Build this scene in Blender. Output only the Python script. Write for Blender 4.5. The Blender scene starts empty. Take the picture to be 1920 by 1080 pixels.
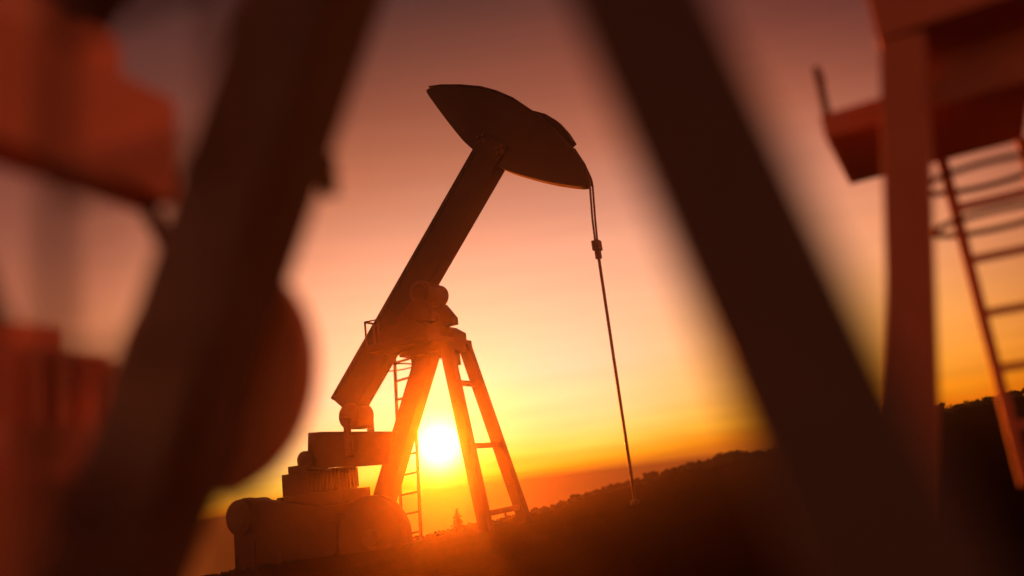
import bpy, bmesh, math, random
from mathutils import Vector, Matrix, noise
random.seed(7)
S = bpy.context.scene
COL = S.collection
R = math.radians

# ------------------------------------------------------------------ render
S.render.engine = 'CYCLES'
S.cycles.use_denoising = True
try:
    S.cycles.denoiser = 'OPENIMAGEDENOISE'
except Exception:
    pass
S.cycles.max_bounces = 6
S.cycles.volume_bounces = 1
S.cycles.sample_clamp_indirect = 4.0
S.cycles.volume_max_steps = 64
S.view_settings.view_transform = 'Standard'
S.view_settings.look = 'None'
S.view_settings.exposure = 0.68
S.view_settings.gamma = 1.0

# ------------------------------------------------------------------ materials
def srgb(r, g, b):
    f = lambda c: (c/255/12.92) if c/255 <= 0.04045 else ((c/255+0.055)/1.055)**2.4
    return (f(r), f(g), f(b), 1)

def mat(name, base, alt, rough=0.5, metal=0.0, scale=6.0, bump=0.15, spec=0.5):
    m = bpy.data.materials.new(name)
    m.use_nodes = True
    nt = m.node_tree
    n, l = nt.nodes, nt.links
    b = n['Principled BSDF']
    tc = n.new('ShaderNodeTexCoord')
    nz = n.new('ShaderNodeTexNoise')
    nz.inputs['Scale'].default_value = scale
    nz.inputs['Detail'].default_value = 8
    nz.inputs['Roughness'].default_value = 0.65
    l.new(tc.outputs['Object'], nz.inputs['Vector'])
    cr = n.new('ShaderNodeValToRGB')
    cr.color_ramp.elements[0].position = 0.35
    cr.color_ramp.elements[1].position = 0.7
    cr.color_ramp.elements[0].color = (*base, 1)
    cr.color_ramp.elements[1].color = (*alt, 1)
    l.new(nz.outputs['Fac'], cr.inputs['Fac'])
    l.new(cr.outputs['Color'], b.inputs['Base Color'])
    mr = n.new('ShaderNodeMapRange')
    mr.inputs['To Min'].default_value = max(0.05, rough-0.1)
    mr.inputs['To Max'].default_value = min(1, rough+0.15)
    l.new(nz.outputs['Fac'], mr.inputs['Value'])
    l.new(mr.outputs['Result'], b.inputs['Roughness'])
    b.inputs['Metallic'].default_value = metal
    b.inputs['Specular IOR Level'].default_value = spec
    if bump:
        nz2 = n.new('ShaderNodeTexNoise')
        nz2.inputs['Scale'].default_value = scale*9
        nz2.inputs['Detail'].default_value = 4
        l.new(tc.outputs['Object'], nz2.inputs['Vector'])
        bp = n.new('ShaderNodeBump')
        bp.inputs['Strength'].default_value = bump
        bp.inputs['Distance'].default_value = 0.01
        l.new(nz2.outputs['Fac'], bp.inputs['Height'])
        l.new(bp.outputs['Normal'], b.inputs['Normal'])
    return m

M_PAINT = mat('glare_oxide_paint', (0.78, 0.36, 0.24), (0.70, 0.32, 0.21), 0.5, 0.0, 3.0)  # oxide red brightened to stand in for sun glare on the near pump
M_FAR = mat('dark_oxide_paint', (0.060, 0.024, 0.014), (0.048, 0.019, 0.011), 0.6, 0.0, 3.0, 0.1, 0.3)  # same paint left dark for the far pump, no glare added
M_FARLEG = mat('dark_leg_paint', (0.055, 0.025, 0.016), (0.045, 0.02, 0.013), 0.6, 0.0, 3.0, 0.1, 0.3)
M_LEG = mat('leg_paint', (0.085, 0.066, 0.062), (0.07, 0.054, 0.05), 0.5, 0.0, 3.0)
M_HEAD = mat('head_paint', (0.050, 0.047, 0.045), (0.043, 0.040, 0.038), 0.92, 0.0, 3.0, 0.1, 0.04)
M_STEEL = mat('worn_steel', (0.075, 0.038, 0.024), (0.05, 0.026, 0.018), 0.65, 0.0, 5.0)
M_CABLE = mat('cable_steel', (0.10, 0.07, 0.055), (0.06, 0.04, 0.03), 0.45, 0.5, 20.0)
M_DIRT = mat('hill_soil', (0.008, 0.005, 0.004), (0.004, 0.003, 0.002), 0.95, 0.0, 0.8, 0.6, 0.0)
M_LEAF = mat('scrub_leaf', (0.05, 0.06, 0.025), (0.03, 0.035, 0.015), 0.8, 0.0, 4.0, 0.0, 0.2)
M_BARK = mat('bark', (0.08, 0.05, 0.03), (0.04, 0.025, 0.02), 0.9, 0.0, 8.0, 0.3, 0.2)

# ------------------------------------------------------------------ mesh helpers
class MB:
    def __init__(self):
        self.bm = bmesh.new()
    def prism(self, pts, vec):
        a = [self.bm.verts.new(Vector(p)) for p in pts]
        b = [self.bm.verts.new(Vector(p)+Vector(vec)) for p in pts]
        n = len(a)
        self.bm.faces.new(a)
        self.bm.faces.new(list(reversed(b)))
        for i in range(n):
            j = (i+1) % n
            self.bm.faces.new((a[j], a[i], b[i], b[j]))
        return self
    def profile(self, xz, y0, y1):
        """outline in the x-z plane, given thickness along y"""
        return self.prism([(x, y0, z) for x, z in xz], (0, y1-y0, 0))
    def box(self, lo, hi):
        x0, y0, z0 = lo
        x1, y1, z1 = hi
        return self.prism([(x0, y0, z0), (x1, y0, z0), (x1, y1, z0), (x0, y1, z0)], (0, 0, z1-z0))
    def bar(self, a, b, w0, d0, w1=None, d1=None, up=(0, 1, 0)):
        """tapered rectangular bar from a to b: w across in the plane, d along 'up'"""
        a, b = Vector(a), Vector(b)
        w1 = w0 if w1 is None else w1
        d1 = d0 if d1 is None else d1
        t = (b-a).normalized()
        u = Vector(up)
        s = t.cross(u).normalized()
        u = s.cross(t).normalized()
        q = []
        for p, w, d in ((a, w0, d0), (b, w1, d1)):
            q.append([self.bm.verts.new(p+s*sx*w/2+u*sy*d/2) for sx, sy in ((-1, -1), (1, -1), (1, 1), (-1, 1))])
        self.bm.faces.new(q[0])
        self.bm.faces.new(list(reversed(q[1])))
        for i in range(4):
            j = (i+1) % 4
            self.bm.faces.new((q[0][j], q[0][i], q[1][i], q[1][j]))
        return self
    def cyl(self, a, b, r0, r1=None, n=28):
        a, b = Vector(a), Vector(b)
        r1 = r0 if r1 is None else r1
        t = (b-a).normalized()
        u = t.orthogonal().normalized()
        s = t.cross(u)
        q = []
        for p, r in ((a, r0), (b, r1)):
            q.append([self.bm.verts.new(p+(u*math.cos(2*math.pi*i/n)+s*math.sin(2*math.pi*i/n))*r) for i in range(n)])
        self.bm.faces.new(q[0])
        self.bm.faces.new(list(reversed(q[1])))
        for i in range(n):
            j = (i+1) % n
            self.bm.faces.new((q[0][j], q[0][i], q[1][i], q[1][j]))
        return self
    def tube(self, pts, r, n=8, closed=False):
        pts = [Vector(p) for p in pts]
        rings = []
        N = len(pts)
        for k, p in enumerate(pts):
            if closed:
                t = (pts[(k+1) % N]-pts[k-1]).normalized()
            else:
                t = (pts[min(k+1, N-1)]-pts[max(k-1, 0)]).normalized()
            ref = Vector((0, 0, 1)) if abs(t.z) < 0.9 else Vector((1, 0, 0))
            u = t.cross(ref).normalized()
            s = t.cross(u)
            rings.append([self.bm.verts.new(p+(u*math.cos(2*math.pi*i/n)+s*math.sin(2*math.pi*i/n))*r) for i in range(n)])
        for k in range(N if closed else N-1):
            A, B = rings[k], rings[(k+1) % N]
            for i in range(n):
                j = (i+1) % n
                self.bm.faces.new((A[j], A[i], B[i], B[j]))
        if not closed:
            self.bm.faces.new(rings[0])
            self.bm.faces.new(list(reversed(rings[-1])))
        return self
    def build(self, name, material, parent=None, bevel=0.0, smooth=False):
        bmesh.ops.recalc_face_normals(self.bm, faces=self.bm.faces)
        if bevel:
            ed = [e for e in self.bm.edges if len(e.link_faces) == 2 and e.calc_face_angle(0) > R(35)]
            bmesh.ops.bevel(self.bm, geom=ed, offset=bevel, segments=2, profile=0.6, affect='EDGES', clamp_overlap=True)
        me = bpy.data.meshes.new(name)
        self.bm.to_mesh(me)
        self.bm.free()
        if smooth:
            for p in me.polygons:
                p.use_smooth = True
            try:
                me.set_sharp_from_angle(angle=R(35))
            except Exception:
                pass
        me.materials.append(material)
        o = bpy.data.objects.new(name, me)
        COL.objects.link(o)
        if parent:
            o.parent = parent
        return o

def tag(o, label, cat, group=None, kind=None):
    if label: o['label'] = label
    if cat: o['category'] = cat
    if group: o['group'] = group
    if kind: o['kind'] = kind

def empty(name, loc, rz=0.0):
    o = bpy.data.objects.new(name, None)
    o.empty_display_size = 0.5
    o.location = loc
    o.rotation_euler = (0, 0, rz)
    COL.objects.link(o)
    return o

# ------------------------------------------------------------------ the pumpjack
# local axes: x towards the horsehead, -y the near side, z up
BA = R(47.6)                                    # beam raised to this angle
BD = Vector((math.cos(BA), 0, math.sin(BA)))
BN = Vector((-math.sin(BA), 0, math.cos(BA)))   # "up" side of the beam

def build_pumpjack(loc, yaw, label, foot=-0.35, wheel=True, ladder=True, skid_end=-1.9, swing=0.0, crank=True, rx=4.555, paint=None, leg_paint=None, stout=1.0, gear=(0, 0, 0), skid_top=0.975):
    root = empty('pumpjack', loc, yaw)
    tag(root, label, 'pumpjack', 'pumpjacks on the hilltop')
    PIV = Vector((0, 0, 5.786))
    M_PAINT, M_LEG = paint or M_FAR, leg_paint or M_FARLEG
    def swung(o):
        # the beam of this pump stands at another point of its stroke
        if swing:
            M = Matrix.Translation(PIV) @ Matrix.Rotation(swing, 4, 'Y') @ Matrix.Translation(-PIV)
            o.data.transform(M)
        return o
    # --- tower (samson post)
    rt, rb = Vector((-0.05, 0, 4.62)), Vector((-2.35, 0, 0))
    d = (rt-rb)/rt.z
    m = MB().bar(rb+d*foot, rb+d*4.43, 0.49*min(stout, 1.17), 0.40*min(stout, 1.17), 0.48*min(stout, 1.17), 0.40*min(stout, 1.17))
    m.build('rear_leg', M_LEG, root, 0.03)
    for s in (-1, 1):
        t, b = Vector((0.56-0.05*(stout > 1), s*0.42, 4.62)), Vector((1.46+0.05*(stout > 1), s*0.95, 0))
        d = (t-b)/t.z
        lg = MB().bar(b+d*foot, b+d*4.43, 0.26*stout*(1.1 if stout > 1 else 1), 0.25*stout, 0.26*stout, 0.25*stout).build('front_leg', M_LEG, root, 0.015)
        fx, fy = b.x-(t.x-b.x)/t.z*0-(-foot)*(t.x-b.x)/t.z, b.y+foot*(t.y-b.y)/t.z
        MB().box((fx-0.3, fy-0.3, foot-0.05), (fx+0.3, fy+0.3, foot+0.1)).build('foot_plate', M_STEEL, lg, 0.01)
    for z in (3.42, 1.92, 0.42):
        f = z/4.62
        x = 1.46+(0.56-1.46)*f
        yy = 0.95+(0.42-0.95)*f-0.12
        MB().bar((x, -yy, z), (x, yy, z), 0.11, 0.12, up=(0, 0, 1)).build('cross_brace', M_STEEL, root, 0.008)
    # --- head of the tower
    x0, x1, yn, yf = -1.3, 0.47, -1.05, 1.05
    pf = MB()
    pf.box((x0, yn, 4.44), (x1, -0.34, 4.62))
    pf.box((x0, 0.34, 4.44), (x1, yf, 4.62))
    pf.box((-0.02, -0.34, 4.442), (x1-0.003, 0.34, 4.618))
    pf.build('platform', M_PAINT, root, 0.012)
    MB().box((-0.35, -0.60, 4.24), (0.70, 0.60, 4.437)).build('tower_cap', M_PAINT, root, 0.015)
    MB().box((0.16, 0.36, 3.98), (0.36, 0.59, 4.236)).build('junction_box', M_STEEL, root, 0.01)
    for s in (-1, 1):
        a, b = sorted((s*0.30, s*0.95))
        MB().profile([(-1.05, 4.623), (0.39, 4.623), (0.39, 4.82), (0.13, 5.0), (-0.75, 5.0), (-1.05, 4.88)], a, b).build('pedestal', M_PAINT, root, 0.012)
        a, b = sorted((s*0.29, s*0.62))
        MB().profile([(-0.62, 5.003), (0.39, 5.003), (0.39, 5.19), (0.12, 5.57), (-0.14, 5.57), (-0.62, 5.22)], a, b).build('saddle_bracket', M_PAINT, root, 0.012)
    c = MB()
    c.cyl((0, -0.46, 5.786), (0, 0.46, 5.786), 0.29, n=40)
    sb = c.build('saddle_bearing', M_STEEL, root, 0.012, True)
    MB().cyl((0, -0.49, 5.786), (0, -0.463, 5.786), 0.2, n=32).build('bearing_cap', M_PAINT, sb, 0.006, True)
    hr = MB()
    for y in (-1.03, -0.70):
        hr.tube([(x0+0.03, y, 4.62), (x0+0.03, y, 5.20)], 0.025)
    hr.tube([(x0+0.03, -1.03, 5.20), (x0+0.03, -0.70, 5.20)], 0.027)
    hr.tube([(x0+0.03, -1.03, 5.20), (x0+0.40, -1.03, 5.20), (x0+0.40, -1.03, 4.62)], 0.025)
    hr.build('handrail', M_STEEL, root, 0, True)
    # --- walking beam: an I-section
    tail, head = -5.05, 5.0        # distances along the beam axis from the point under the pivot
    # axis passes so that the top flange runs through the traced line
    A0 = Vector((1.78, 0, 9.03))-BN*0.41
    s0 = (Vector((0, 0, 5.786))-A0).dot(BD)
    O_ = A0+BD*s0
    def bp(s, h, y):
        p = O_+BD*s+BN*h
        return (p.x, y, p.z)
    sa, sb_ = -3.69, 3.95
    hh = 0.41
    bm = MB()
    # top flange, bottom flange, two web plates (box girder with proud flanges)
    for (h0, h1, w) in ((hh-0.10, hh, 0.25), (-hh, -hh+0.07, 0.25)):
        cut = 0.0
        pts = [bp(sa+cut, h0, -w), bp(sb_, h0, -w), bp(sb_, h1, -w), bp(sa, h1, -w)]
        bm.prism(pts, (0, 2*w, 0))
    bm.prism([bp(sa+0.004, -hh+0.07, -0.215), bp(sb_-0.004, -hh+0.07, -0.215), bp(sb_-0.004, hh-0.10, -0.215), bp(sa+0.004, hh-0.10, -0.215)], (0, 0.43, 0))
    beam = swung(bm.build('walking_beam', M_HEAD, root, 0.008))
    for s in (3.35, -0.9, -3.2):
        for sy in (-1, 1):
            st = MB()
            a, b = sorted((sy*0.217, sy*0.245))
            st.prism([bp(s, -hh+0.072, a), bp(s+0.035, -hh+0.072, a), bp(s+0.035, hh-0.102, a), bp(s, hh-0.102, a)], (0, b-a, 0))
            swung(st.build('stiffener', M_HEAD, beam))
    # --- horsehead
    ol = [(0.6, 11.07), (0.64, 11.12), (0.72, 11.135), (1.08, 11.06), (1.66, 10.86), (2.21, 10.62), (2.63, 10.36), (3.03, 10.04), (3.55, 9.48), (3.94, 8.94), (4.27, 8.38), (4.46, 7.95), (4.57, 7.57), (4.58, 7.42), (4.48, 7.37), (4.2, 7.47), (3.67, 7.70), (2.98, 8.08), (2.56, 8.34), (2.25, 8.6), (1.63, 9.24), (1.25, 9.87), (0.9, 10.5)]
    # resample the outline smoothly
    def smooth_ol(p, it=2):
        for _ in range(it):
            q = []
            for i in range(len(p)):
                a, b = p[i], p[(i+1) % len(p)]
                q += [(a[0]*.75+b[0]*.25, a[1]*.75+b[1]*.25), (a[0]*.25+b[0]*.75, a[1]*.25+b[1]*.75)]
            p = q
        return p
    hol = smooth_ol(ol)
    head_o = swung(MB().profile(hol, -0.17, 0.17).build('horsehead', M_HEAD, root, 0.012))
    # arc track: a wider curved plate along the front edge
    arc = [(0.72, 11.14), (1.08, 11.065), (1.66, 10.865), (2.21, 10.625), (2.63, 10.365), (3.03, 10.045), (3.55, 9.485), (3.94, 8.945), (4.27, 8.385), (4.46, 7.955), (4.575, 7.57), (4.585, 7.42)]
    def ribbon(p, y0, y1, t):
        m = MB()
        out, inn = [], []
        for i, (x, z) in enumerate(p):
            a, b = p[max(i-1, 0)], p[min(i+1, len(p)-1)]
            tx, tz = b[0]-a[0], b[1]-a[1]
            L = math.hypot(tx, tz)
            nx, nz = -tz/L, tx/L
            out.append((x-nx*0.004, z-nz*0.004))
            inn.append((x-nx*(-1)*0 + nx*0, z))
            out[-1] = (x+nx*t*(1), z+nz*t)
        return m.profile(inn+out[::-1], y0, y1)
    swung(ribbon(arc, -0.21, 0.21, 0.035).build('arc_track', M_HEAD, head_o, 0.006))
    # wire-line guard on the far side of the track
    gu = [(2.9, 9.95), (3.2, 9.87), (3.42, 9.75), (3.66, 9.60), (3.92, 9.34), (4.10, 9.04), (4.235, 8.72), (4.06, 8.62), (3.86, 8.80), (3.5, 9.2), (3.1, 9.6)]
    swung(MB().profile(gu, 0.25, 0.56).build('wire_guard', M_HEAD, head_o, 0.01))
    # mounting plates with bolts on both cheeks
    for sy in (-1, 1):
        a, b = sorted((sy*0.172, sy*0.262))
        pl = swung(MB().profile([(1.80, 9.04), (2.40, 8.47), (2.76, 8.87), (2.14, 9.45)], a, b).build('mounting_plate', M_HEAD, head_o, 0.01))
        for cx, cz in ((2.10, 9.24), (2.57, 8.80)):
            for i, j in ((-1, 0), (1, 0), (0, -1), (0, 1)):
                px, pz = cx+0.10*i*BD.x-0.10*j*BD.z, cz+0.10*i*BD.z+0.10*j*BD.x
                swung(MB().cyl((px, sy*0.26, pz), (px, sy*0.32, pz), 0.045, n=6).build('bolt', M_STEEL, pl))
    # --- bridle, clamp, polished rod, wellhead
    for y in (-0.09, 0.09):
        top = [PIV+Matrix.Rotation(swing, 3, 'Y') @ (Vector(p)-PIV) for p in ((4.32, y, 8.43), (4.515, y, 7.98), (4.625, y, 7.58), (4.635, y, 7.42))]
        MB().tube(top+[(rx+0.02, y*1.0, 6.6 if not swing else 6.3), (rx, y*0.8, 6.08)], 0.024, 10).build('bridle_cable', M_CABLE, root, 0, True)
    MB().box((rx-0.085, -0.115, 5.85), (rx+0.085, 0.115, 6.08)).build('carrier_bar', M_STEEL, root, 0.012)
    rod = MB().cyl((rx, 0, 0.3), (rx, 0, 5.66), 0.035, n=14).build('polished_rod', M_CABLE, root, 0, True)
    MB().cyl((rx, 0, 5.66), (rx, 0, 5.84), 0.075, n=14).build('rod_clamp', M_STEEL, rod, 0.008, True)
    wh = MB()
    wz = -0.4
    wh.cyl((rx, 0, -0.6+wz), (rx, 0, 0.3+wz), 0.16)
    wh.cyl((rx, 0, 0.3+wz), (rx, 0, 0.38+wz), 0.24)
    wh.cyl((rx, 0, 0.38+wz), (rx, 0, 0.75+wz), 0.10)
    wh.cyl((rx-0.5, 0, 0.12+wz), (rx+0.5, 0, 0.12+wz), 0.07)
    wh.build('wellhead', M_STEEL, root, 0, True)
    # --- tail bearing, pitman arms, crank
    tb = Vector((-2.54, 0, 3.10))
    tb_w = PIV+Matrix.Rotation(swing, 3, 'Y') @ (tb-PIV)
    MB().cyl((tb_w.x, -0.30, tb_w.z), (tb_w.x, 0.30, tb_w.z), 0.33, n=36).build('tail_bearing', M_PAINT, root, 0.012, True)
    if crank:
        cr = MB()
        cr.profile([(-3.80, 2.85), (-3.38, 2.82), (-1.12, 2.53), (-1.40, 1.78), (-2.37, 1.83), (-3.64, 1.95), (-3.86, 2.33)], -0.42, 0.42)
        cr.build('crank_weight', M_PAINT, root, 0.02)
        for s in (-1, 1):
            x = tb.x+0.06
            MB().box((x-0.075, s*0.475-0.06 if s > 0 else s*0.475-0.06, 2.10), (x+0.075, s*0.475+0.06, 3.02)).build('pitman_arm', M_STEEL, root, 0.01)
        MB().cyl((tb.x-0.02, -0.53, 3.0), (tb.x-0.02, 0.53, 3.0), 0.09, n=20).build('wrist_pin', M_STEEL, root, 0.005, True)
    else:
        eqx = -2.57
        MB().box((eqx-0.17, -1.0, 2.48), (eqx+0.17, 0.64, 3.24)).build('equalizer_beam', M_PAINT, root, 0.015)
        for y in (-0.95, 0.52):
            MB().bar((eqx, y, 2.475), (-1.95, y, 1.3), 0.09, 0.09).build('pitman_arm', M_STEEL, root, 0.01)
    if crank:
      cs = MB().cyl((-3.86, -0.56, 2.16), (-3.86, 0.56, 2.16), 0.235, n=32).build('crank_shaft', M_STEEL, root, 0.012, True)
      MB().cyl((-3.86, -0.60, 2.16), (-3.86, -0.563, 2.16), 0.15, n=24).build('shaft_cap', M_PAINT, cs, 0.006, True)
    # --- gearbox on its base
    gb = MB()
    gb.box((-4.74, -0.45, 1.32), (-3.02, 0.45, 1.88))
    if crank:
        gb.box((-4.56, -0.40, 1.883), (-3.9, 0.40, 2.07))
    g = gb.build('gearbox', M_PAINT, root, 0.015)
    g.location = gear
    fn = MB()
    for i in range(9):
        x = -3.78+i*0.088
        for s in (-1, 1):
            a, b = sorted((s*0.452, s*0.53))
            fn.box((x, a, 1.36), (x+0.042, b, 1.84))
    for i in range(6):
        y = -0.38+i*0.142
        fn.box((-3.017, y, 1.36), (-2.94, y+0.06, 1.84))
    fn.build('cooling_fins', M_PAINT, g)
    bs = MB()
    bs.box((-4.85, -0.55, 0.98), (-2.70, 0.55, 1.317))
    bs = bs.build('gearbox_base', M_PAINT, root, 0.015)
    bs.location = gear
    sk = MB()
    if skid_end < -2:
        sk.box((-6.25, -0.70, -0.55), (skid_end, 0.70, skid_top))
    else:
        sk.prism([(-6.25, -0.70, 0.60), (-4.9, -0.70, 1.20), (-4.62, -0.70, 1.32), (-4.62, -0.70, 0.97), (skid_end-1.25, -0.70, 0.97), (skid_end-1.0, -0.70, 0.80), (skid_end, -0.70, 0.62), (skid_end, -0.70, -0.55), (-6.25, -0.70, -0.55)], (0, 1.4, 0))
    sk.build('skid_base', M_PAINT, root, 0.02)
    sr = MB()
    for x in (-5.6, -4.7, -3.8, -2.9)+((-2.1,) if skid_end > -2 else ()):
        sr.box((x, -0.74, -0.5), (x+0.09, -0.703, 0.62))
    sr.box((-6.2, -0.745, 0.45), (skid_end-0.1, -0.703, 0.55))
    sr.build('skid_ribs', M_STEEL, root, 0.005)
    # motor and belt guard on the near side
    mc = Vector((-5.52, 0, 0.95))
    mo = MB().cyl((mc.x, -1.22, mc.z), (mc.x, -0.3, mc.z), 0.44, n=40).build('motor', M_PAINT, root, 0.02, True)
    MB().cyl((mc.x, -1.25, mc.z), (mc.x, -1.223, mc.z), 0.29, n=32).build('end_cover', M_STEEL, mo, 0.006, True)
    c1, r1, c2, r2 = (mc.x, mc.z), 0.47, (-3.3, 0.30), 0.72
    dx, dz = c2[0]-c1[0], c2[1]-c1[1]
    D = math.hypot(dx, dz)
    th = math.atan2(dz, dx)
    be = math.acos((r1-r2)/D)
    og = []
    for i in range(15):
        a = th+be+(2*math.pi-2*be)*i/14
        og.append((c1[0]+r1*math.cos(a), c1[1]+r1*math.sin(a)))
    for i in range(19):
        a = th-be+2*be*i/18
        og.append((c2[0]+r2*math.cos(a), c2[1]+r2*math.sin(a)))
    bg = MB().profile(og, -1.02, -0.80).build('belt_guard', M_PAINT, root, 0.015)
    if wheel:
        w = MB()
        w.cyl((-1.57, -1.02, 0.13), (-1.57, -0.78, 0.13), 0.98, n=56)
        ww = w.build('flywheel', M_PAINT, root, 0.015, True)
        MB().cyl((-1.57, -1.10, 0.13), (-1.57, -1.023, 0.13), 0.22, n=28).build('hub', M_STEEL, ww, 0.008, True)
    # --- ladder with cage hoops behind the tower
    if not ladder:
        return root
    ly = 0.90
    ld = MB()
    L0a, L0b = Vector((-2.10, ly, foot)), Vector((-1.84, ly, 4.55))
    off = Vector((0.575, 0, 0))
    for o in (Vector((0, 0, 0)), off):
        ld.bar(L0a+o, L0b+o, 0.075, 0.05)
    lo = ld.build('ladder', M_STEEL, root, 0.006)
    for i in range(10):
        z = 0.05+i*0.488
        f = (z-foot)/(4.55-foot)
        p = L0a.lerp(L0b, f)
        MB().bar(p+Vector((0.03, 0, -0.02)), p+off+Vector((-0.03, 0, 0.02)), 0.055, 0.045).build('rung', M_STEEL, lo)
    for z in (4.30, 4.72):
        c_ = Vector((-1.92, ly-0.1, z))
        MB().tube([(c_.x+0.62*math.cos(a*math.pi/16), c_.y+0.62*math.sin(a*math.pi/16), z) for a in range(32)], 0.02, 6, True).build('cage_hoop', M_STEEL, lo, 0, True)
    return root

# far pump, in focus
FAR_YAW = -R(26)
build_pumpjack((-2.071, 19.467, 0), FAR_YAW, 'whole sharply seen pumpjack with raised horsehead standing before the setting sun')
# the pump whose legs stand on either side of the camera
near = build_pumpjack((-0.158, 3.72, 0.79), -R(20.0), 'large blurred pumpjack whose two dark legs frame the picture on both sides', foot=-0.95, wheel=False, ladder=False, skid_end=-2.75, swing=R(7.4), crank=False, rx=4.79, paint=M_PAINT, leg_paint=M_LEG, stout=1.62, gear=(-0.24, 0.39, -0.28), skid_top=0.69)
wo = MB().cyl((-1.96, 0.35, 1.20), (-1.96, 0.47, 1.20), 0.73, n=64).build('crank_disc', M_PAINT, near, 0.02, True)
MB().cyl((-1.96, 0.30, 1.20), (-1.96, 0.348, 1.20), 0.2, n=28).build('hub', M_STEEL, wo, 0.006, True)
br = MB().box((-1.33, 0.15, 2.48), (-1.24, 0.82, 2.58)).build('bracket', M_STEEL, near, 0.01)
MB().box((-1.325, 0.72, 2.30), (-1.245, 0.825, 2.477)).build('bracket_hook', M_STEEL, br, 0.01)
gx = [c for c in near.children if c.name.startswith('gearbox') and 'base' not in c.name][0]
for k in range(4):
    x1 = -3.42-k*0.215
    MB().box((x1-0.155, -0.43, 1.884), (x1, 0.44, 2.13)).build('breather_stack', M_PAINT, gx, 0.01)
# its boarding ladder, close on the left, under an outrigger of the platform
MB().box((-1.0, -1.76, 4.45), (0.3, -1.055, 4.60)).build('landing', M_PAINT, near, 0.012)
ld = MB()
for x in (-0.70, -0.03):
    ld.bar((x, -1.70, -0.7), (x, -1.70, 4.447), 0.055, 0.045)
ld = ld.build('ladder', M_STEEL, near, 0.008)
z = -0.27
while z < 4.4:
    MB().bar((-0.67, -1.70, z), (-0.06, -1.70, z), 0.055, 0.045).build('rung', M_STEEL, ld)
    z += 0.57

M_POST = mat('post_glare_paint', (0.46, 0.205, 0.15), (0.40, 0.18, 0.13), 0.5, 0.0, 3.0)  # oxide red with the flare tint on this tower put into the colour
# third pump at the right: only the corner of its service tower stands in the picture
def build_service_tower(loc, yaw):
    root = empty('pumpjack', loc, yaw)
    tag(root, 'blurred pumpjack cut by the right edge with caged ladder under its platform', 'pumpjack', 'pumpjacks on the hilltop')
    p = MB()
    p.box((0, 0, 4.07), (1.80, 1.86, 4.33))
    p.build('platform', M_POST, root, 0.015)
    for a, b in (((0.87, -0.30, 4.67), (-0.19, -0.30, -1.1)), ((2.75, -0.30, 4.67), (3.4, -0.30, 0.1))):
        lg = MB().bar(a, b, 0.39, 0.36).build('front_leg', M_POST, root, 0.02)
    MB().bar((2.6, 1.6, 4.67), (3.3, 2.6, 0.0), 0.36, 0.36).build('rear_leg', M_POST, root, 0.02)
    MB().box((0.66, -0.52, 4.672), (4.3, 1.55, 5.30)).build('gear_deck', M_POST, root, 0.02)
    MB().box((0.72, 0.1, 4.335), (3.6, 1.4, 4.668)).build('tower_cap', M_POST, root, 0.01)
    hr = MB()
    hr.tube([(0.06, 0.03, 4.33), (0.06, 0.03, 4.80)], 0.035)
    hr.tube([(0.06, 0.03, 4.33), (0.06, 0.03, 4.84), (0.06, 0.30, 4.84), (0.06, 0.30, 4.33)], 0.035)
    hr.build('handrail', M_STEEL, root, 0, True)
    ld = MB()
    for x in (1.0, 1.78):
        ld.bar((x, 1.80, 4.067), (x, 1.80, -0.6), 0.115, 0.08)
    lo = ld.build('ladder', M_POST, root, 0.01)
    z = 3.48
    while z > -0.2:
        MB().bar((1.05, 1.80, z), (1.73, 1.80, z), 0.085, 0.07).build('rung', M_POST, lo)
        z -= 0.603
    for z in (3.73, 3.22):
        pts = []
        for a in range(32):
            t = a*math.pi/16
            pts.append((1.36+0.62*math.cos(t), 1.62+0.5*math.sin(t), z))
        MB().tube(pts, 0.035, 6, True).build('cage_hoop', M_STEEL, lo, 0, True)
    # walking beam and head run off above the picture
    MB().bar((1.2, 0.5, 5.75), (6.4, 0.5, 6.6), 0.7, 0.5).build('walking_beam', M_HEAD, root, 0.02)
    MB().cyl((2.4, 0.0, 5.65), (2.4, 1.0, 5.65), 0.35).build('saddle_bearing', M_STEEL, root, 0.01, True)
    return root
build_service_tower((3.29, 7.55, 0), -R(28.4))

# ------------------------------------------------------------------ terrain
# skyline of the hill: (azimuth in degrees, elevation seen from the camera, distance of the crest)
SKY = [(-180, -3.5, 30), (-60, -4.2, 26), (-30, -4.0, 24), (-21.6, -3.95, 23), (-15, -3.6, 22.5), (-8.6, -3.4, 22), (-4.9, -3.1, 22), (-0.4, -2.72, 24), (4.5, -1.95, 28), (7.2, -1.5, 29), (10.5, -1.0, 30), (15.2, -0.75, 30), (20, -0.1, 30), (26.6, 0.68, 30), (31.2, 0.98, 30), (40, 1.2, 30), (60, 0.6, 30), (90, -1.0, 30), (180, -3.5, 30)]
H = 1.2
def skyl(az):
    for (a, e, d), (b, e2, d2) in zip(SKY, SKY[1:]):
        if a <= az <= b:
            f = (az-a)/(b-a)
            f = f*f*(3-2*f)
            return e+(e2-e)*f, d+(d2-d)*f
    return -3.5, 30
def ground_z(x, y):
    r = math.hypot(x, y)
    az = math.degrees(math.atan2(x, y))
    e, dc = skyl(az)
    zc = H+dc*math.tan(R(e))
    z0 = 0.15
    if r <= dc:
        f = r/dc
        # always stay below the sight line to the crest
        z = z0+(zc-z0)*(f*f*0.6+f*0.4) if zc > z0 else z0+(zc-z0)*f
        lim = H+r*math.tan(R(e))-0.02
        if r > 4:
            z = min(z, lim)
    else:
        q = r-dc
        z = zc-0.05*q-0.02*q*q
    z += 0.07*noise.noise(Vector((x*0.45, y*0.45, 0)))*min(1, r/6)+0.025*noise.noise(Vector((x*2.1, y*2.1, 3)))
    z += 0.30*math.exp(-((x+0.1)**2+(y-3.1)**2)/7.0)
    return z
gm = bmesh.new()
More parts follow.
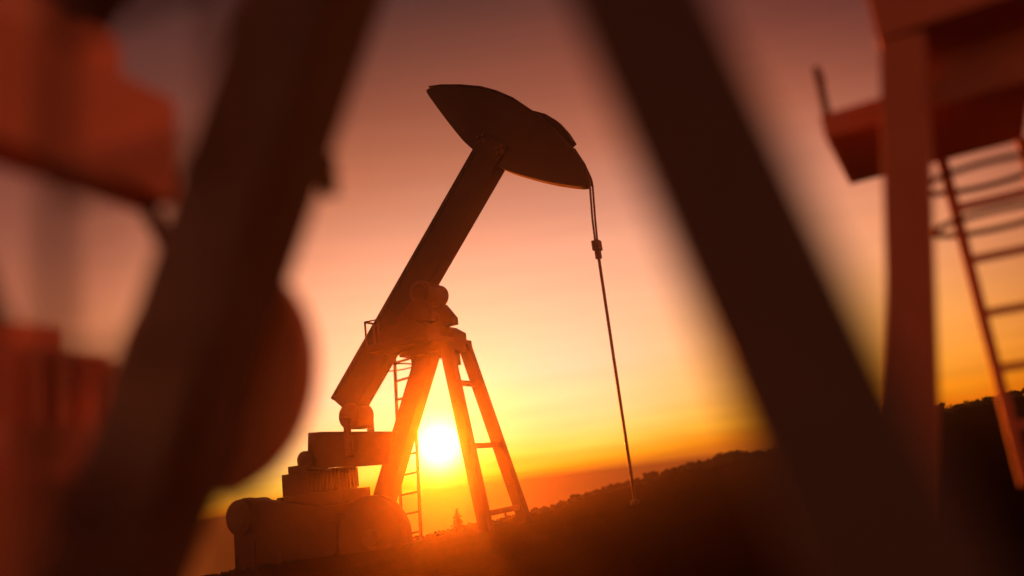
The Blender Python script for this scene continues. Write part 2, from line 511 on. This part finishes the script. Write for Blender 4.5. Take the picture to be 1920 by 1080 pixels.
NA, RR = 420, []
r_ = 0.4
while r_ < 35:
    RR.append(r_)
    r_ *= 1.035
rows = []
for r_ in RR:
    rows.append([gm.verts.new((r_*math.sin(2*math.pi*i/NA), r_*math.cos(2*math.pi*i/NA), ground_z(r_*math.sin(2*math.pi*i/NA), r_*math.cos(2*math.pi*i/NA)))) for i in range(NA)])
c0 = gm.verts.new((0, 0, ground_z(0, 0.01)))
for i in range(NA):
    gm.faces.new((c0, rows[0][(i+1) % NA], rows[0][i]))
for a, b in zip(rows, rows[1:]):
    for i in range(NA):
        j = (i+1) % NA
        gm.faces.new((a[i], a[j], b[j], b[i]))
bmesh.ops.recalc_face_normals(gm, faces=gm.faces)
me = bpy.data.meshes.new('ground')
gm.to_mesh(me)
gm.free()
for p in me.polygons:
    p.use_smooth = True
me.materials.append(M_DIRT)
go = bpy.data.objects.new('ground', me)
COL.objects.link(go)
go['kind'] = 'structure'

# ------------------------------------------------------------------ vegetation
def leaf_clump(bm, c, r, n, size, rnd, flat=0.75):
    for _ in range(n):
        v = Vector((rnd.gauss(0, 1), rnd.gauss(0, 1), rnd.gauss(0, 1))).normalized()*r*(rnd.random()**0.4)
        v.z *= flat
        p = c+v
        t = Vector((rnd.gauss(0, 1), rnd.gauss(0, 1), rnd.gauss(0, 1))).normalized()
        u = t.orthogonal().normalized()
        s = size*(0.6+0.8*rnd.random())
        a = [bm.verts.new(p+t*s), bm.verts.new(p+u*s*0.45), bm.verts.new(p-t*s), bm.verts.new(p-u*s*0.45)]
        bm.faces.new(a)

def finish(bm, name, material, parent=None):
    me = bpy.data.meshes.new(name)
    bm.to_mesh(me)
    bm.free()
    me.materials.append(material)
    o = bpy.data.objects.new(name, me)
    COL.objects.link(o)
    if parent:
        o.parent = parent
    return o

def conifer(x, y, h, w, label, seed):
    rnd = random.Random(seed)
    root = empty('conifer_tree', (x, y, ground_z(x, y)-0.05))
    tag(root, label, 'tree')
    MB().cyl((0, 0, 0), (0.02, 0, h*0.97), h*0.035, 0.006, 8).build('trunk', M_BARK, root)
    bm = bmesh.new()
    k = 0
    z = h*0.06
    while z < h:
        f = z/h
        rad = w*(1-f)**0.85*(0.8+0.4*rnd.random())
        nb = 6 if f < 0.8 else 4
        for i in range(nb):
            a = 2*math.pi*i/nb+rnd.random()*1.2
            L = rad*(0.65+0.5*rnd.random())
            for q in range(4):
                g = (q+0.6)/4
                c = Vector((math.cos(a)*L*g, math.sin(a)*L*g, z-0.18*L*g))
                leaf_clump(bm, c, 0.05*h*(1-0.5*f), 10, 0.035*h, rnd, 0.6)
        leaf_clump(bm, Vector((0, 0, z)), 0.04*h, 8, 0.03*h, rnd)
        z += h*0.075
    leaf_clump(bm, Vector((0.02, 0, h)), 0.015*h, 8, 0.03*h, rnd)
    finish(bm, 'crown', M_LEAF, root)
    return root

def polar(az, d):
    return d*math.sin(R(az)), d*math.cos(R(az))

x, y = polar(-5.65, 22.3)
conifer(x, y, 0.55, 0.26, 'small pointed conifer on the ridge between the ladder and the front legs', 3)
x, y = polar(-2.35, 23.0)
conifer(x, y, 0.24, 0.12, 'tiny conifer on the ridge peeping between the two front legs', 5)
x, y = polar(-20.15, 22.2)
conifer(x, y, 0.42, 0.13, 'lone conifer left of the motor at the lower left corner', 9)

# shrubs along the ridge
bushes = [(-4.6, .10), (-3.9, .07), (0.6, .09), (1.6, .10), (2.5, .12), (3.4, .12), (4.35, .22), (5.0, .14), (5.7, .22), (6.6, .16), (7.5, .20), (8.3, .22), (9.2, .20), (10.0, .20), (10.8, .34), (11.7, .22), (12.6, .26), (13.5, .36), (14.3, .30), (15.4, .26), (16.6, .3), (18.0, .3), (26.4, .22), (27.6, .25), (28.6, .28), (29.5, .30), (30.6, .32), (31.6, .3)]
rb = random.Random(21)
for i, (az, s) in enumerate(bushes):
    e, dc = skyl(az)
    d = dc-0.3+rb.random()*0.6
    x, y = polar(az, d)
    root = empty('shrub', (x, y, ground_z(x, y)-0.03))
    s *= 0.72*rb.choice((0.55, 0.8, 1.0, 1.0, 1.35))
    tall = rb.choice((0.8, 1.0, 1.0, 1.5))
    tag(root, 'low dark shrub in the row along the hill skyline', 'shrub', 'shrubs along the ridge')
    bm = bmesh.new()
    for k in range(rb.randint(5, 8)):
        leaf_clump(bm, Vector((rb.gauss(0, s*0.9), rb.gauss(0, s*0.5), s*tall*(0.2+0.7*rb.random()))), s*(0.35+0.35*rb.random()), 90, 0.05+s*0.10, rb)
    finish(bm, 'foliage', M_LEAF, root)
    tw = MB()
    for k in range(3):
        tw.tube([(0, 0, -0.1), (rb.gauss(0, s*.4), rb.gauss(0, s*.3), s*0.8)], 0.012, 5)
    tw.build('stem', M_BARK, root)
# continuous low scrub between them
bm = bmesh.new()
for k in range(900):
    az = -23+56*rb.random()
    e, dc = skyl(az)
    d = dc+rb.gauss(-0.6, 0.7)
    x, y = polar(az, d)
    s = (0.03+0.07*rb.random())*(d/30)**1.3*(0.35 if az < -0.5 else 1.0)
    leaf_clump(bm, Vector((x, y, ground_z(x, y)+s*0.5)), s*1.5, 30, 0.03+s*0.35, rb)
so = finish(bm, 'scrub', M_LEAF)
so['kind'] = 'stuff'
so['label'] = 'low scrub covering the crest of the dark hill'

# ------------------------------------------------------------------ cloud sea far below the hill
m_sea = bpy.data.materials.new('cloud_sea')
m_sea.use_nodes = True
n, l = m_sea.node_tree.nodes, m_sea.node_tree.links
b = n['Principled BSDF']
b.inputs['Base Color'].default_value = (0.70, 0.66, 0.20, 1)
b.inputs['Roughness'].default_value = 1.0
b.inputs['Specular IOR Level'].default_value = 0.0
tc = n.new('ShaderNodeTexCoord')
nz = n.new('ShaderNodeTexNoise')
nz.inputs['Scale'].default_value = 0.02
nz.inputs['Detail'].default_value = 6
l.new(tc.outputs['Object'], nz.inputs['Vector'])
bp_ = n.new('ShaderNodeBump')
bp_.inputs['Strength'].default_value = 0.3
bp_.inputs['Distance'].default_value = 8
l.new(nz.outputs['Fac'], bp_.inputs['Height'])
l.new(bp_.outputs['Normal'], b.inputs['Normal'])
sm = bmesh.new()
ring = [sm.verts.new((26000*math.cos(2*math.pi*i/64), 26000*math.sin(2*math.pi*i/64), -160)) for i in range(64)]
sm.faces.new(ring)
finish(sm, 'sea', m_sea)['kind'] = 'structure'

# ------------------------------------------------------------------ haze, added to carry the sun's flare glow
hz = bpy.data.materials.new('flare_haze')
hz.use_nodes = True
n, l = hz.node_tree.nodes, hz.node_tree.links
n.remove(n['Principled BSDF'])
pv = n.new('ShaderNodeVolumePrincipled')
HAZE_D = 0.00128
pv.inputs['Color'].default_value = (0.98, 0.84, 0.72, 1)
pv.inputs['Density'].default_value = HAZE_D
pv.inputs['Anisotropy'].default_value = 0.942
l.new(pv.outputs['Volume'], n['Material Output'].inputs['Volume'])
hb = MB().box((-37, -37, -20), (37, 37, 12.6)).build('haze', hz)
hb['kind'] = 'stuff'
hb['label'] = 'thin haze added to the air for the sun flare glow'

# ------------------------------------------------------------------ sun and sky
SUN_AZ, SUN_EL = -6.4, 2.53
sd = Vector((math.sin(R(SUN_AZ))*math.cos(R(SUN_EL)), math.cos(R(SUN_AZ))*math.cos(R(SUN_EL)), math.sin(R(SUN_EL))))
sl = bpy.data.lights.new('sun', 'SUN')
sl.energy = 5.0
sl.angle = R(2.0)
sl.color = (1.0, 0.125, 0.004)
so_ = bpy.data.objects.new('sun', sl)
so_.rotation_euler = (-sd).to_track_quat('-Z', 'Y').to_euler()
COL.objects.link(so_)

W = bpy.data.worlds.new('World')
S.world = W
W.use_nodes = True
nt = W.node_tree
n, l = nt.nodes, nt.links
out = n['World Output']
bg = n['Background']
tc = n.new('ShaderNodeTexCoord')
def math_(op, a=None, b=None, clamp=False):
    m = n.new('ShaderNodeMath')
    m.operation = op
    m.use_clamp = clamp
    for i, v in enumerate((a, b)):
        if v is None: continue
        if isinstance(v, (int, float)): m.inputs[i].default_value = v
        else: l.new(v, m.inputs[i])
    return m.outputs[0]
D_ = tc.outputs['Generated']
sep = n.new('ShaderNodeSeparateXYZ')
l.new(D_, sep.inputs[0])
# drifting cloud streaks near the horizon: noise stretched along the horizon
mp = n.new('ShaderNodeMapping')
mp.inputs['Scale'].default_value = (3, 3, 60)
l.new(D_, mp.inputs['Vector'])
nzs = n.new('ShaderNodeTexNoise')
nzs.inputs['Scale'].default_value = 1.6
nzs.inputs['Detail'].default_value = 5
l.new(mp.outputs['Vector'], nzs.inputs['Vector'])
wob = math_('MULTIPLY', math_('SUBTRACT', nzs.outputs['Fac'], 0.5), 0.022)
# tilt of the haze layers
tilt = math_('MULTIPLY', sep.outputs['X'], 0.02)
zz = math_('SUBTRACT', math_('ADD', sep.outputs['Z'], wob), tilt)
el = math_('ADD', math_('MULTIPLY', zz, 0.8), 0.2, True)    # z -0.25..1 -> 0..1
ramp = n.new('ShaderNodeValToRGB')
ramp.color_ramp.interpolation = 'LINEAR'
stops = [(-0.20, (60, 28, 12)), (-0.08, (120, 56, 20)), (-0.03, (185, 96, 26)), (-0.008, (206, 110, 22)), (0.006, (248, 160, 18)), (0.024, (255, 208, 80)), (0.06, (253, 208, 140)), (0.12, (251, 198, 166)), (0.19, (246, 180, 150)), (0.26, (228, 158, 133)), (0.31, (200, 131, 111)), (0.38, (172, 97, 74)), (0.45, (140, 70, 52)), (0.55, (98, 42, 31)), (0.70, (62, 32, 30)), (1.0, (30, 18, 22))]
els = ramp.color_ramp.elements
while len(els) > 1:
    els.remove(els[-1])
for i, (z, c) in enumerate(stops):
    p = z*0.8+0.2
    e = els[0] if i == 0 else els.new(p)
    e.position = p
    e.color = srgb(*c)
l.new(el, ramp.inputs['Fac'])
# reddening away from the sun; azr paints in corner vignette and unseen bright sides
vm = n.new('ShaderNodeVectorMath')
vm.operation = 'DOT_PRODUCT'
nrm = n.new('ShaderNodeVectorMath')
nrm.operation = 'NORMALIZE'
l.new(D_, nrm.inputs[0])
l.new(nrm.outputs[0], vm.inputs[0])
vm.inputs[1].default_value = Vector((math.sin(R(3.0)), math.cos(R(3.0)), 0.04)).normalized()
vm2 = n.new('ShaderNodeVectorMath')
vm2.operation = 'DOT_PRODUCT'
l.new(nrm.outputs[0], vm2.inputs[0])
vm2.inputs[1].default_value = sd
ang = math_('ARCCOSINE', math_('MINIMUM', vm2.outputs['Value'], 0.999999))
ang_c = math_('ARCCOSINE', math_('MINIMUM', vm.outputs['Value'], 0.999999))
azr = n.new('ShaderNodeValToRGB')
azr.color_ramp.elements[0].position = 0.0
azr.color_ramp.elements[0].color = (1, 1, 1, 1)
azr.color_ramp.elements[1].position = 1.0
azr.color_ramp.elements[1].color = (0.25, 0.19, 0.17, 1)
for p, c in ((0.07, (1, 1, 1, 1)), (0.11, (1, 0.94, 0.88, 1)), (0.145, (0.95, 0.78, 0.62, 1)), (0.19, (0.47, 0.27, 0.20, 1)), (0.23, (0.42, 0.23, 0.17, 1)), (0.33, (2.2, 1.0, 0.75, 1)), (0.5, (2.4, 1.1, 0.8, 1)), (0.65, (1.4, 0.76, 0.6, 1)), (0.8, (0.48, 0.33, 0.28, 1))):  # stops beyond the frame are brightened to light the side faces
    e = azr.color_ramp.elements.new(p)
    e.color = c
l.new(math_('DIVIDE', ang_c, math.pi), azr.inputs['Fac'])
ramp2 = n.new('ShaderNodeValToRGB')
e2 = ramp2.color_ramp.elements
while len(e2) > 1:
    e2.remove(e2[-1])
stops2 = [(-0.20, (56, 24, 12)), (-0.03, (170, 80, 24)), (-0.008, (196, 96, 20)), (0.006, (238, 124, 18)), (0.024, (254, 156, 26)), (0.06, (254, 170, 62)), (0.12, (252, 176, 100)), (0.19, (246, 170, 126)), (0.26, (228, 154, 124)), (0.31, (200, 130, 108)), (0.38, (172, 97, 74)), (0.45, (140, 70, 52)), (0.55, (98, 42, 31)), (0.70, (62, 32, 30)), (1.0, (30, 18, 22))]
for i, (z, c) in enumerate(stops2):
    e = e2[0] if i == 0 else e2.new(z*0.8+0.2)
    e.position = z*0.8+0.2
    e.color = srgb(*c)
l.new(el, ramp2.inputs['Fac'])
aw = n.new('ShaderNodeMapRange')
aw.interpolation_type = 'SMOOTHSTEP'
aw.inputs['From Min'].default_value = R(9)
aw.inputs['From Max'].default_value = R(25)
l.new(ang, aw.inputs['Value'])
rmx = n.new('ShaderNodeMix')
rmx.data_type = 'RGBA'
l.new(aw.outputs['Result'], rmx.inputs['Factor'])
l.new(ramp.outputs['Color'], rmx.inputs[6])
l.new(ramp2.outputs['Color'], rmx.inputs[7])
mul = n.new('ShaderNodeMix')
mul.data_type = 'RGBA'
mul.blend_type = 'MULTIPLY'
mul.inputs['Factor'].default_value = 1.0
mp2 = n.new('ShaderNodeMapping')
mp2.inputs['Scale'].default_value = (2.2, 2.2, 34)
mp2.inputs['Rotation'].default_value = (0, R(1.5), 0)
l.new(D_, mp2.inputs['Vector'])
nz3 = n.new('ShaderNodeTexNoise')
nz3.inputs['Scale'].default_value = 2.3
nz3.inputs['Detail'].default_value = 6
l.new(mp2.outputs['Vector'], nz3.inputs['Vector'])
low = n.new('ShaderNodeMapRange')
low.inputs['From Min'].default_value = 0.0
low.inputs['From Max'].default_value = 0.14
low.inputs['To Min'].default_value = 0.95
low.inputs['To Max'].default_value = 0.14
l.new(sep.outputs['Z'], low.inputs['Value'])
stk = math_('ADD', math_('MULTIPLY', math_('SUBTRACT', nz3.outputs['Fac'], 0.5), low.outputs['Result']), 1.0)
scl = n.new('ShaderNodeVectorMath')
scl.operation = 'SCALE'
l.new(rmx.outputs[2], scl.inputs[0])
l.new(stk, scl.inputs['Scale'])
l.new(scl.outputs[0], mul.inputs[6])
l.new(azr.outputs['Color'], mul.inputs[7])
# the sun's own disc and aureole
def gauss(width_deg, amp):
    q = math_('DIVIDE', ang, R(width_deg))
    return math_('MULTIPLY', math_('EXPONENT', math_('MULTIPLY', math_('MULTIPLY', q, q), -1.0)), amp)
def addc(src, fac, colour):
    mx = n.new('ShaderNodeMix')
    mx.data_type = 'RGBA'
    mx.blend_type = 'MULTIPLY'
    mx.inputs['Factor'].default_value = 1.0
    mx.inputs[6].default_value = (*colour, 1)
    cmb = n.new('ShaderNodeCombineColor')
    for i in range(3):
        l.new(fac, cmb.inputs[i])
    l.new(cmb.outputs[0], mx.inputs[7])
    ad = n.new('ShaderNodeMix')
    ad.data_type = 'RGBA'
    ad.blend_type = 'ADD'
    ad.inputs['Factor'].default_value = 1.0
    l.new(src, ad.inputs[6])
    l.new(mx.outputs[2], ad.inputs[7])
    return ad.outputs[2]
c = mul.outputs[2]
c = addc(c, gauss(1.35, 2.6), (1, 0.9, 0.7))
l.new(c, bg.inputs['Color'])
bg.inputs['Strength'].default_value = 0.625
# physical sky for the ambient share
sky = n.new('ShaderNodeTexSky')
sky.sky_type = 'NISHITA'
sky.sun_disc = False
sky.sun_elevation = R(SUN_EL)
sky.sun_rotation = R(SUN_AZ)
sky.dust_density = 5.0
bg2 = n.new('ShaderNodeBackground')
bg2.inputs['Strength'].default_value = 0.0125
l.new(sky.outputs['Color'], bg2.inputs['Color'])
ad = n.new('ShaderNodeAddShader')
l.new(bg.outputs[0], ad.inputs[0])
l.new(bg2.outputs[0], ad.inputs[1])
l.new(ad.outputs[0], out.inputs['Surface'])

# ------------------------------------------------------------------ camera
cam = bpy.data.cameras.new('camera')
co = bpy.data.objects.new('camera', cam)
COL.objects.link(co)
FPX = 1500.0
cam.sensor_width = 36
cam.lens = FPX*36/1920
pitch, roll = math.atan(346/FPX), R(7.0)
F = Vector((0, math.cos(pitch), math.sin(pitch)))
R0 = Vector((1, 0, 0))
U0 = Vector((0, -math.sin(pitch), math.cos(pitch)))
Rr = R0*math.cos(roll)-U0*math.sin(roll)
Ur = R0*math.sin(roll)+U0*math.cos(roll)
mw = Matrix((Rr, Ur, -F)).transposed().to_4x4()
mw.translation = Vector((0, 0, H))
co.matrix_world = mw
cam.clip_start = 0.02
cam.clip_end = 60000
cam.dof.use_dof = True
cam.dof.focus_distance = 19.6
cam.dof.aperture_fstop = cam.lens/1000/0.225
S.camera = co
